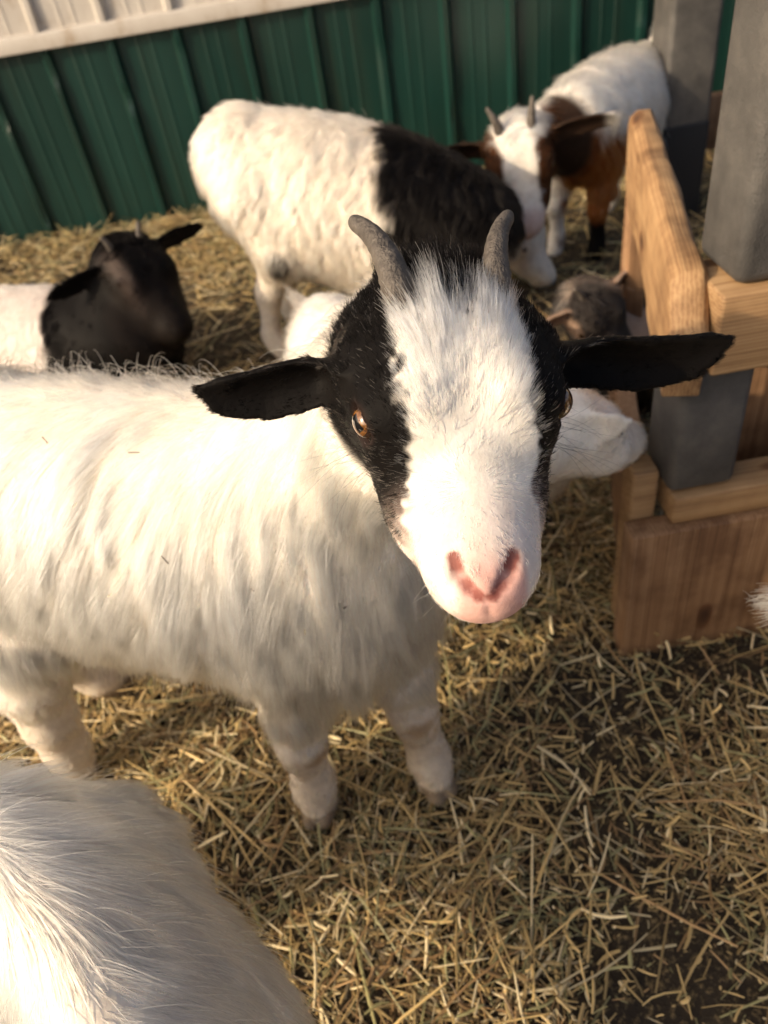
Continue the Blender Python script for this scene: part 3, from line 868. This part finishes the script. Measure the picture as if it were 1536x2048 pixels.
        for N_ in NOST:
            for i in range(3): pinkz = np.maximum(pinkz, sstep(.0062, .0048, np.linalg.norm(p - .5 * (N_[i] + N_[i + 1]), axis=1)))
        Lh = Lh * (1 - .6 * pinkz)
        for N_ in NOST:
            for i in range(3):
                a_, b_ = N_[i], N_[i + 1]; hh = np.clip((p - a_) @ (b_ - a_) / ((b_ - a_) @ (b_ - a_)), 0, 1)
                Lh = np.where(np.linalg.norm(p - a_ - hh[:, None] * (b_ - a_), axis=1) < .0055 - .0010 * i, 0.0, Lh)
        dw = nrm(dw + chin[:, None] * (H.f * .3 - H.u))
        lh = np.interp(f, [-.10, -.06, 0, .05, .12], [.75, .36, .14, .17, .40])
        d = nrm(d * (1 - hd[:, None]) + dw * hd[:, None]); L = L * (1 - hd) + Lh * hd; lift = lift * (1 - hd) + lh * hd
        ed = nrm(np.where((r > 0)[:, None], earR[-1] - earR[0], earL[-1] - earL[0]))
        d = nrm(d * (1 - er[:, None]) + ed * er[:, None]); L = L * (1 - er) + .0060 * er; lift = lift * (1 - er) + .30 * er
        hz = np.minimum(np.linalg.norm(p - hornA[0], axis=1), np.linalg.norm(p - hornB[0], axis=1)); L = np.where(hz < .022, np.minimum(L, .008), L)
        for s_ in (-1, 1):
            ey = np.linalg.norm((q - [.006, s_ * .064, .005]) / [1.15, 1, .9], axis=1); L = L * sstep(.0105, .0145, ey) + .0
            L = np.where(ey < .022, np.minimum(L, .005), L)
        return d, L, lift, hd, er
    def wbody(p, n): return in_view(p, n, .22) * (1 - np.maximum(headness(p), earness(p)))
    def whead(p, n): return in_view(p, n, .4) * np.maximum(headness(p), earness(p) * .8)
    p, n = sample_roots(V, Q, 170000, wbody)
    d, L, lift, hd, er = attrs(p, n)
    Pp, R, cr = grow(p, n, d, L, lift, np.clip(L * 9, .02, .6), K=8, rad=.00030, clump=.80, cell=.026, wav=.09, stray=.025, cdir=.30, dirn=.06)
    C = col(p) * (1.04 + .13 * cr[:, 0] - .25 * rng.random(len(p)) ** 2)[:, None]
    C = np.clip(C * (1 + np.array([0, -.02, -.07]) * np.abs(cr[:, 1:2])), .004, .86)
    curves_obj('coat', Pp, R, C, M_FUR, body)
    p, n = sample_roots(V, Q, 110000, whead)
    d, L, lift, hd, er = attrs(p, n); k = L > .0012; p, n, d, L, lift, er = p[k], n[k], d[k], L[k], lift[k], er[k]
    Pp, R, cr = grow(p, n, d, L, lift, np.clip(L * 3, .0, .2), K=6, rad=.00020, clump=.42, cell=.0085, wav=.07, stray=.02, cdir=.16, dirn=.09, seed=9)
    C = col(p); dark = C[:, 0] < .1
    C = np.clip(C * (1 + .13 * cr[:, 0] - .28 * rng.random(len(p)) ** 2 + .08)[:, None], .003, .88)
    bk_ = (er > .5) & ((n * np.where((H.L(p)[:, 1] > 0)[:, None], nr, nl)).sum(1) < .15); C[bk_] = np.array([.045, .036, .029]) * rng.uniform(.4, 1.7, bk_.sum())[:, None]  # ear backs lighter: sun on the rim put into the hair colour
    fq = H.L(p)[:, 0]; gp = np.interp(fq, [-.05, .0, .04, .09], [.04, .08, .22, .5])
    tan_ = dark & (er < .5) & (rng.random(len(p)) < gp); C[tan_] = np.array([.16, .135, .11]) * rng.uniform(.4, 1.6, tan_.sum())[:, None]
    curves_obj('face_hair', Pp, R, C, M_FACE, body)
    # whiskers, lashes and chin bristles
    Wp, Wr, Wc = [], [], []
    def hairs(nh, fr, rr, ur, dirf, Lr, rad, c):
        f = rng.uniform(*fr, nh); r = rng.uniform(*rr, nh); u = rng.uniform(*ur, nh)
        for i in range(nh):
            a = H.W(f[i], r[i], u[i]); dd = nrm(dirf(f[i], r[i], u[i]) + rng.normal(0, .18, 3)); ln = rng.uniform(*Lr); sg = rng.normal(0, .25, 3) + [0, 0, -.25]
            s = np.linspace(0, 1, 7)[:, None]; Wp.append(a + dd * s * ln + sg * s ** 2 * ln); Wr.append(rad * (1 - .8 * s[:, 0])); Wc.append(c)
    lw = np.array([.75, .70, .62]); bk = np.array([.02, .016, .014])
    hairs(70, (.085, .118), (-.024, .024), (-.070, -.060), lambda f, r, u: -H.u * .8 + H.f * .6 + H.r * r * 18, (.010, .026), .00016, lw)
    for s_ in (-1, 1):
        hairs(26, (.06, .11), (s_ * .020, s_ * .026) if s_ > 0 else (-.026, -.020), (-.055, -.035), lambda f, r, u, s_=s_: H.r * s_ * .8 - H.u * .5 + H.f * .25, (.010, .028), .00014, lw)
        hairs(16, (.0, .03), (s_ * .055, s_ * .060) if s_ > 0 else (-.060, -.055), (-.020, -.008), lambda f, r, u, s_=s_: H.r * s_ * .9 - H.u * .2 + H.f * .2, (.03, .062), .00011, bk)
        hairs(36, (-.008, .016), (s_ * .058, s_ * .063) if s_ > 0 else (-.063, -.058), (.010, .014), lambda f, r, u, s_=s_: H.r * s_ * .9 + H.u * .4 + H.f * .1, (.005, .011), .00016, bk)
    for u_, v_ in ((150, 1010), (268, 905), (330, 1120), (430, 985), (505, 1180), (585, 1060), (610, 1265), (220, 1190), (90, 880), (380, 860), (690, 1215), (470, 1290), (560, 930), (120, 1120)):
        a = trace(prims_body, u_, v_) - nrm(px(u_, v_, 1) - CAM) * rng.uniform(.014, .022); dd = nrm(rng.normal(0, 1, 3) * [1, .5, 1]); ln = rng.uniform(.004, .013)
        s = np.linspace(-.5, .5, 7)[:, None]; Wp.append(a + dd * s * ln); Wr.append(np.full(7, .0006)); Wc.append(np.array([.05, .03, .02]) if rng.random() < .45 else np.array([.40, .27, .11]))
    curves_obj('whiskers', np.array(Wp), np.array(Wr), np.array(Wc), M_FACE, body)
    return body
main_goat()

# ------------------------------------------------------------------ the other goats: a standing skeleton in local space
class Skel:
    """local x forward, y left, z up; loc on the ground, heading in radians, size s"""
    def __init__(s, loc, heading, size=1.0, slope=0.0, lift=0.0):
        s.loc = np.array([*loc, 0.0]); s.c, s.n = math.cos(heading), math.sin(heading); s.s = size; s.slope = slope; s.lift = lift
    def W(s, x, y, z):
        z = z * (1 - s.slope * max(0, x + .25)) + s.lift
        return s.loc + s.s * np.array([x * s.c - y * s.n, x * s.n + y * s.c, z])
    def L(s, p):
        q = (p - s.loc) / s.s; return np.stack([q[:, 0] * s.c + q[:, 1] * s.n, -q[:, 0] * s.n + q[:, 1] * s.c, q[:, 2]], 1)
    def D(s, x, y, z): return np.array([x * s.c - y * s.n, x * s.n + y * s.c, z])

def plain_goat(label, sk, head, colf, res=.006, n_fur=30000, lying=False, fat=1.0, horns=None, ears=None, fur_len=.04, fur_rad=.0006, tail=True, eyes=True,
               neck_from=(.20, 0, .47), legs=True, neck_r=1.0, hock=-.292, rump=.43, leg_y=1.0, group=None, face_len=.007, tail_len=.08, tail_vec=None, bend=None, wide=1.0, clump=.65, cell=.03, extra=None, lift=.3, back=.5):
    W, s = sk.W, sk.s
    S = [(W(-.27, 0, rump), .125 * s, .105 * s), (W(-.12, 0, .405), .155 * s * fat, .13 * s * fat), (W(.03, 0, .40), .16 * s * fat, .135 * s * fat), (W(.16, 0, .415), .14 * s, .108 * s), (W(.22, 0, .43), .11 * s, .088 * s)]
    S = [(p_, h_, w_ * wide) for p_, h_, w_ in S]
    if bend: S = [(p_ + np.array([*(sk.D(0, b_[0], 0)[:2] * s), -b_[1] * s]), h_, w_) for (p_, h_, w_), b_ in zip(S, bend)]
    prims = spine_prims(S, .06 * s); G = Groom(); groom_spine(G, S, fur_len, lift, back=back, sig=.13 * s)
    L4 = []
    if legs and not lying:
        for y in (-1, 1):
            L4.append([(W(.15, .065 * y * leg_y, .34), .065 * s), (W(.155, .075 * y * leg_y, .23), .038 * s), (W(.175, .075 * y, .17), .028 * s), (W(.165, .075 * y, .07), .021 * s), (W(.172, .075 * y, .045), .022 * s), (W(.188, .075 * y, .014), .026 * s)])
            L4.append([(W(-.25, .06 * y * leg_y, .40), .095 * s * min(1, .4 + .6 * leg_y)), (W(-.205, .085 * y * leg_y, .29), .060 * s), (W(hock, .08 * y, .18), .030 * s), (W(-.285, .08 * y, .065), .021 * s), (W(-.275, .08 * y, .04), .022 * s), (W(-.258, .08 * y, .014), .026 * s)])
    elif lying:
        for y in (-1, 1):
            L4.append([(W(.15, .08 * y, .36), .060 * s), (W(.22, .11 * y, .30), .034 * s), (W(.10, .12 * y, .28), .024 * s), (W(.02, .11 * y, .275), .022 * s)])
            L4.append([(W(-.22, .09 * y, .38), .085 * s), (W(-.06, .13 * y, .32), .050 * s), (W(-.24, .14 * y, .285), .026 * s), (W(-.12, .15 * y, .275), .022 * s)])
    for l in L4: prims += leg_prims(l, .03 * s); groom_leg(G, l, fur_len * .7, .008, .05 * s)
    if tail:
        a, b = W(-.34, 0, .50), W(-.36 - tail_len * .7, 0, .50 + tail_len)
        if tail_vec: b = W(-.34 + tail_vec[0], 0, .50 + tail_vec[1])
        prims.append(Prim('seg', .02 * s, 1, a=a, b=b, ra=.026 * s, rb=.012 * s)); G.line(a, b, .04 * s, nrm(b - a), .2, fur_len, .5)
    H = head
    if H is not None:
        na, nm, nb = W(*neck_from), None, H.W(-.06, 0, -.045)
        nm = .5 * (na + nb)
        prims += [Prim('seg', .06 * s, 1, a=na, b=nm, ra=.092 * s * neck_r, rb=.070 * s * neck_r), Prim('seg', .05 * s, 1, a=nm, b=nb, ra=.070 * s * neck_r, rb=.050 * H.hs * neck_r)]
        G.line(na, nb, .09 * s, nrm(na - nb) * .8, .8, fur_len, .3, 4)
        prims += H.prims(detail=False)
        for q, e in (ears or {}).items():
            path = np.array([H.W(*c) for c in e['path']]); nn = nrm(np.array(e['n']) @ H.ax)
            prims.append(Prim('ear', .010, 1, path=path, n=[nn] * (len(path) - 1), W=e.get('W', .021) * H.hs, th=max(.0028, res * .62), cup=.4))
    if extra: prims += extra(W, s)
    C3 = lambda p: colf(p, sk.L(p), H.L(p) if H is not None else None)
    base = sk.loc.copy()
    body, V, Q = body_object('goat', label, prims, C3, res, base, 2, group=group)
    if H is not None:
        if eyes:
            for q in (-1, 1): add_eye(body, H.W(.005, q * .055, .003), q * .86 * H.r + .33 * H.f + .38 * H.u, H.f, .0125 * H.hs)
        for q, hp in (horns or {}).items():
            pth = [H.W(*c) for c in hp['path']]; v, f = horn_mesh(pth, hp['r'] * H.hs, hp.get('r1', .004) * H.hs, .85, 16, 12, 5); mesh_obj('horn', v, f, M_HORN, body, loc=pth[0], smooth=True)
    if QUICK: return body
    p, n = sample_roots(V, Q, n_fur, lambda a, b: in_view(a, b, .25))
    d, L, lf = G.eval(p, n)
    if not lying:
        zz = p[:, 2] / s; low = sstep(.26, .20, zz); L = L * (1 - low) + np.interp(zz, [0, .03, .1, .26], [.004, .008, .009, .018]) * s * low
    if H is not None:
        q = H.L(p); dd = np.linalg.norm((q - [.03, 0, -.03]) / [1.3, .9, .9], axis=1); hd = sstep(.115, .085, dd)
        er = sstep(.06, .075, np.abs(q[:, 1])) * sstep(.20, .17, np.linalg.norm(q, axis=1)); hd = np.maximum(hd, er)
        rad = nrm(((q - [.062, 0, .02]) * [1, .95, .6]) @ H.ax); d = nrm(d * (1 - hd[:, None]) + rad * hd[:, None])
        fl = np.interp(q[:, 0], [-.1, -.06, 0, .05], [2.6, 2.0, 1.3, .8]) * face_len; fl = np.where(er > .5, face_len * .7, fl)
        L = L * (1 - hd) + fl * hd
    Pp, R, cr = grow(p, n, d, L, lf, np.clip(L * 9, .02, .5), K=6, rad=fur_rad, clump=clump, cell=cell, wav=.06, stray=.008, cdir=.34, dirn=.07, seed=17)
    C = C3(p) * (1 + .10 * cr[:, 0] + .08 * rng.normal(0, 1, len(p)))[:, None]
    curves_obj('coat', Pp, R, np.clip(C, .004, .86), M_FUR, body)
    return body

def mixc(c, b, m): return c * (1 - m[:, None]) + np.asarray(b) * m[:, None]
def white(p): return np.tile(WHITE_FUR, (len(p), 1))
CREAM = np.array([.78, .70, .59])
EAR = lambda dz=0, W=.021, drop=0.0, out=.115: {
    s: {'path': [(-.05, s * .045, -.005), (-.055, s * .075, -.002 + drop * .3), (-.058, s * .105, -.004 + drop * .7), (-.055, s * (.045 + out), -.006 + drop)], 'n': (.75, 0, .35), 'W': W} for s in (-1, 1)}

# foreground white goat seen from above (bottom left)
def near_goat():
    sk = Skel((-.282, .272), math.radians(124), .87)
    hd = Head(sk.W(.38, .34, .24), sk.D(.5, .4, -.75), sk.D(-.5, .7, 0), 1.0)
    def colf(p, l, h):
        c = white(p) * [.93, .92, .90]; m = sstep(.2, .7, noise(p, 9, 61) + .4 * noise(p, 30, 73)) * .35; return mixc(c, (.60, .49, .37), m)
    plain_goat('long haired white goat at the bottom left, only its narrow ridged back showing', sk, hd, colf, .0045, 170000, fur_len=.052, fur_rad=.00029, ears=EAR(), cell=.024, clump=.82, lift=.14, wide=.45, leg_y=.3, back=.50, extra=lambda W, s: [Prim('seg', .07 * s, 1, a=W(-.22, .015, .34), b=W(.10, .03, .36), ra=.095 * s, rb=.115 * s)], bend=[(0, 0), (0, 0), (.02, 0), (.09, .03), (.16, .06)], neck_from=(.20, .16, .36))
near_goat()

# standing goat behind: white rump, black shoulders, head lowered to the right
def back_goat():
    sk = Skel((.095, 1.88), math.radians(-17), 1.04, slope=.80)
    hd = Head(px(1060, 480, 2.12), np.array([.45, -.35, -.75]), np.array([.55, .83, 0]), 1.0)
    def colf(p, l, h):
        c = np.tile(CREAM, (len(p), 1)); nz = .02 * noise(p, 18, 62) + .012 * noise(p, 55, 69)
        blk = sstep(.045, .08, l[:, 0] + nz + .18 * sstep(.30, .12, l[:, 2]) * 0 + (l[:, 2] - .35) * .12)
        c = mixc(c, (.014, .012, .011), blk)
        face = sstep(.15, .12, np.linalg.norm((h - [.03, 0, -.03]) / [1.2, 1, 1], axis=1)) * sstep(-.05, -.01, h[:, 0])
        c = mixc(c, (.36, .25, .21), face)
        c = mixc(c, CREAM, sstep(.27, .20, l[:, 2]) * sstep(-.1, 0, l[:, 0]))
        sp = sstep(.05, .02, np.linalg.norm((l - [-.20, -.11, .27]) * [1, .5, 1], axis=1)); return mixc(c, BLACK * 2, sp)
    plain_goat('cream goat with black shoulders, rump to the green wall, head lowered', sk, hd, colf, .0065, 60000, fat=1.08, hock=-.262, rump=.455, fur_len=.036, fur_rad=.0006, ears=EAR(), cell=.03, tail=False, neck_from=(.22, 0, .42))
back_goat()

# brown and white goat with small horns at the wall
def brown_goat():
    sk = Skel((.80, 2.28), math.radians(226), .86)
    hd = Head(px(1040, 335, 1.92), np.array([-.02, -.50, -.86]), np.array([.97, -.25, .05]), 1.25)
    def colf(p, l, h):
        c = white(p); nz = .02 * noise(p, 20, 63) + .01 * noise(p, 50, 64)
        br = sstep(.10, .13, l[:, 0] + nz) * sstep(.46, .42, l[:, 2] - nz) * sstep(-.05, -.02, l[:, 1] + nz)
        c = mixc(c, (.23, .078, .02), br)
        c = mixc(c, BLACK, sstep(.16, .12, l[:, 2]) * br)
        hdm = sstep(.16, .13, np.linalg.norm((h - [.03, 0, -.03]) / [1.2, 1.0, 1], axis=1))
        blaze = np.interp(h[:, 0], [-.08, -.02, .03, .07, .1], [.050, .034, .028, .033, .05])
        sd = sstep(-.004, .006, np.abs(h[:, 1]) - blaze + nz * .3) * hdm
        c = mixc(c, white(p)[0], hdm); c = mixc(c, (.075, .030, .012), sd)
        c = mixc(c, (.60, .36, .30), hdm * sstep(.07, .10, h[:, 0]) * .6)
        earm = sstep(.062, .075, np.abs(h[:, 1])) * sstep(.2, .17, np.linalg.norm(h, axis=1)); c = mixc(c, (.035, .02, .013), earm)
        sp = sstep(.055, .02, np.linalg.norm((l - [-.05, .15, .36]) * [1.2, .5, 1], axis=1) + nz); return mixc(c, (.07, .03, .015), sp)
    hp = {-1: {'path': [(-.065, -.030, .030), (-.080, -.035, .042), (-.094, -.042, .050), (-.108, -.050, .055)], 'r': .0125}, 1: {'path': [(-.065, .030, .030), (-.082, .033, .042), (-.097, .036, .050), (-.111, .038, .055)], 'r': .0115}}
    plain_goat('brown and white horned goat with white blaze, beside the far gray post', sk, hd, colf, .0055, 60000, fur_len=.045, fur_rad=.0006, horns=hp, ears=EAR(drop=.005, out=.155, W=.025), cell=.03, neck_from=(.20, 0, .43))
brown_goat()

# black goat lying down at the left
def black_goat():
    sk = Skel((-.73, 1.86), math.radians(-22), .95, lift=-.26)
    hd = Head(px(290, 556, 1.80), np.array([.46, -.60, -.66]), np.array([.83, .56, .03]), 1.2)
    def colf(p, l, h):
        c = np.tile(BLACK * 1.0, (len(p), 1)); c = mixc(c, np.array([.62, .55, .50]), sstep(.07, .04, l[:, 0] + .02 * noise(p, 20, 65)))
        face = sstep(.10, .07, np.linalg.norm(h - [.07, -.03, -.03], axis=1)); c = mixc(c, (.016, .012, .010), face * .7)
        br = np.exp(-((h[:, 0] + .01) / .05) ** 2 - ((h[:, 1] + .045) / .012) ** 2) * sstep(0, .02, h[:, 2] + .02); return mixc(c, (.12, .09, .075), np.clip(br, 0, .55))  # streak along the face ridge: glossy highlight put into the coat colour
    hp = {-1: {'path': [(-.062, -.030, .030), (-.072, -.036, .045), (-.082, -.041, .055)], 'r': .008}, 1: {'path': [(-.062, .030, .030), (-.072, .034, .045), (-.08, .038, .055)], 'r': .008}}
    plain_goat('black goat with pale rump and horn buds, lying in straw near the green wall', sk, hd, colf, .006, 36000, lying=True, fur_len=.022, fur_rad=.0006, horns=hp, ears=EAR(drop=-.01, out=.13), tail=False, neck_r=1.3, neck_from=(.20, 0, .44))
black_goat()

# white goat reaching into the feeder, mostly behind the main goat
def feeding_goat():
    sk = Skel((.11, 1.08), math.radians(-48), .78, slope=.3)
    hd = Head(px(1172, 834, .98), np.array([.80, .28, -.50]), np.array([-.35, .93, -.05]), .86)
    def colf(p, l, h):
        c = white(p); return mixc(c, (.20, .17, .15), sstep(-.30, -.36, l[:, 0] + .015 * noise(p, 25, 66)) * .8)
    ep = [hd.L(px(*c)[None])[0] for c in ((1128, 850, .955), (1175, 846, .930), (1222, 850, .915), (1262, 842, .910))]; en = (-FWD * .7 + CY * .6) @ hd.ax.T
    e = {-1: {'path': ep, 'n': en, 'W': .026}, 1: {'path': [(-.05, .045, .0), (-.03, .07, .0), (-.01, .095, -.005), (.01, .12, -.012)], 'n': (.5, .3, .5), 'W': .020}}
    plain_goat('white goat stretching its head into the hay feeder behind the horned goat face', sk, hd, colf, .005, 50000, fur_len=.030, fur_rad=.00040, face_len=.012, ears=e, cell=.022, tail_len=.03, neck_from=(.20, 0, .40))
feeding_goat()

# gray-brown kid lying beside the rail
def kid():
    sk = Skel((.62, 1.50), math.radians(238), .70, lift=-.27)
    hd = Head(px(1200, 640, 1.50), np.array([.35, -.50, -.75]), np.array([.93, .30, .0]), .86)
    def colf(p, l, h):
        n1 = noise(p, 16, 67) + .5 * noise(p, 45, 68); c = np.tile(np.array([.035, .022, .012]), (len(p), 1))
        c = mixc(c, (.10, .06, .03), sstep(.1, .7, n1))
        hdm = sstep(.15, .12, np.linalg.norm((h - [.03, 0, -.03]) / [1.2, 1.0, 1], axis=1)); c = mixc(c, (.040, .034, .031), hdm)
        c = mixc(c, (.20, .16, .13), hdm * sstep(.2, .7, n1) * sstep(.0, -.06, h[:, 0]))
        er = sstep(.058, .07, np.abs(h[:, 1])) * sstep(.2, .17, np.linalg.norm(h, axis=1)); return mixc(c, (.36, .25, .18), er)
    hp = {-1: {'path': [(-.06, -.030, .030), (-.075, -.040, .045), (-.09, -.055, .055)], 'r': .010}}
    plain_goat('gray and brown kid lying in the straw beside the worn side rail', sk, hd, colf, .005, 24000, lying=True, fur_len=.030, fur_rad=.0006, horns=hp, ears=EAR(W=.025, drop=-.01, out=.12), tail=False, neck_from=(.18, 0, .44))
kid()

# goat just outside the right edge whose tail shows
def tail_goat():
    tip = px(1560, 1206, .72)
    sk = Skel((0, 0), math.radians(-20), .95); sk.loc[:2] = (tip - sk.W(-.48, 0, .49))[:2]; sk.lift = (tip[2] - .95 * .49) / .95
    def colf(p, l, h): return white(p)
    def extra(W, s): return []
    plain_goat('white goat outside the frame showing only its pointed tail in front of the feeder', sk, Head(sk.W(.42, 0, .66), sk.D(.8, 0, -.5), sk.D(0, 1, 0), 1.0), colf, .006, 22000, fur_len=.030, fur_rad=.0004, ears=EAR(), tail_vec=(-.14, -.01))
tail_goat()
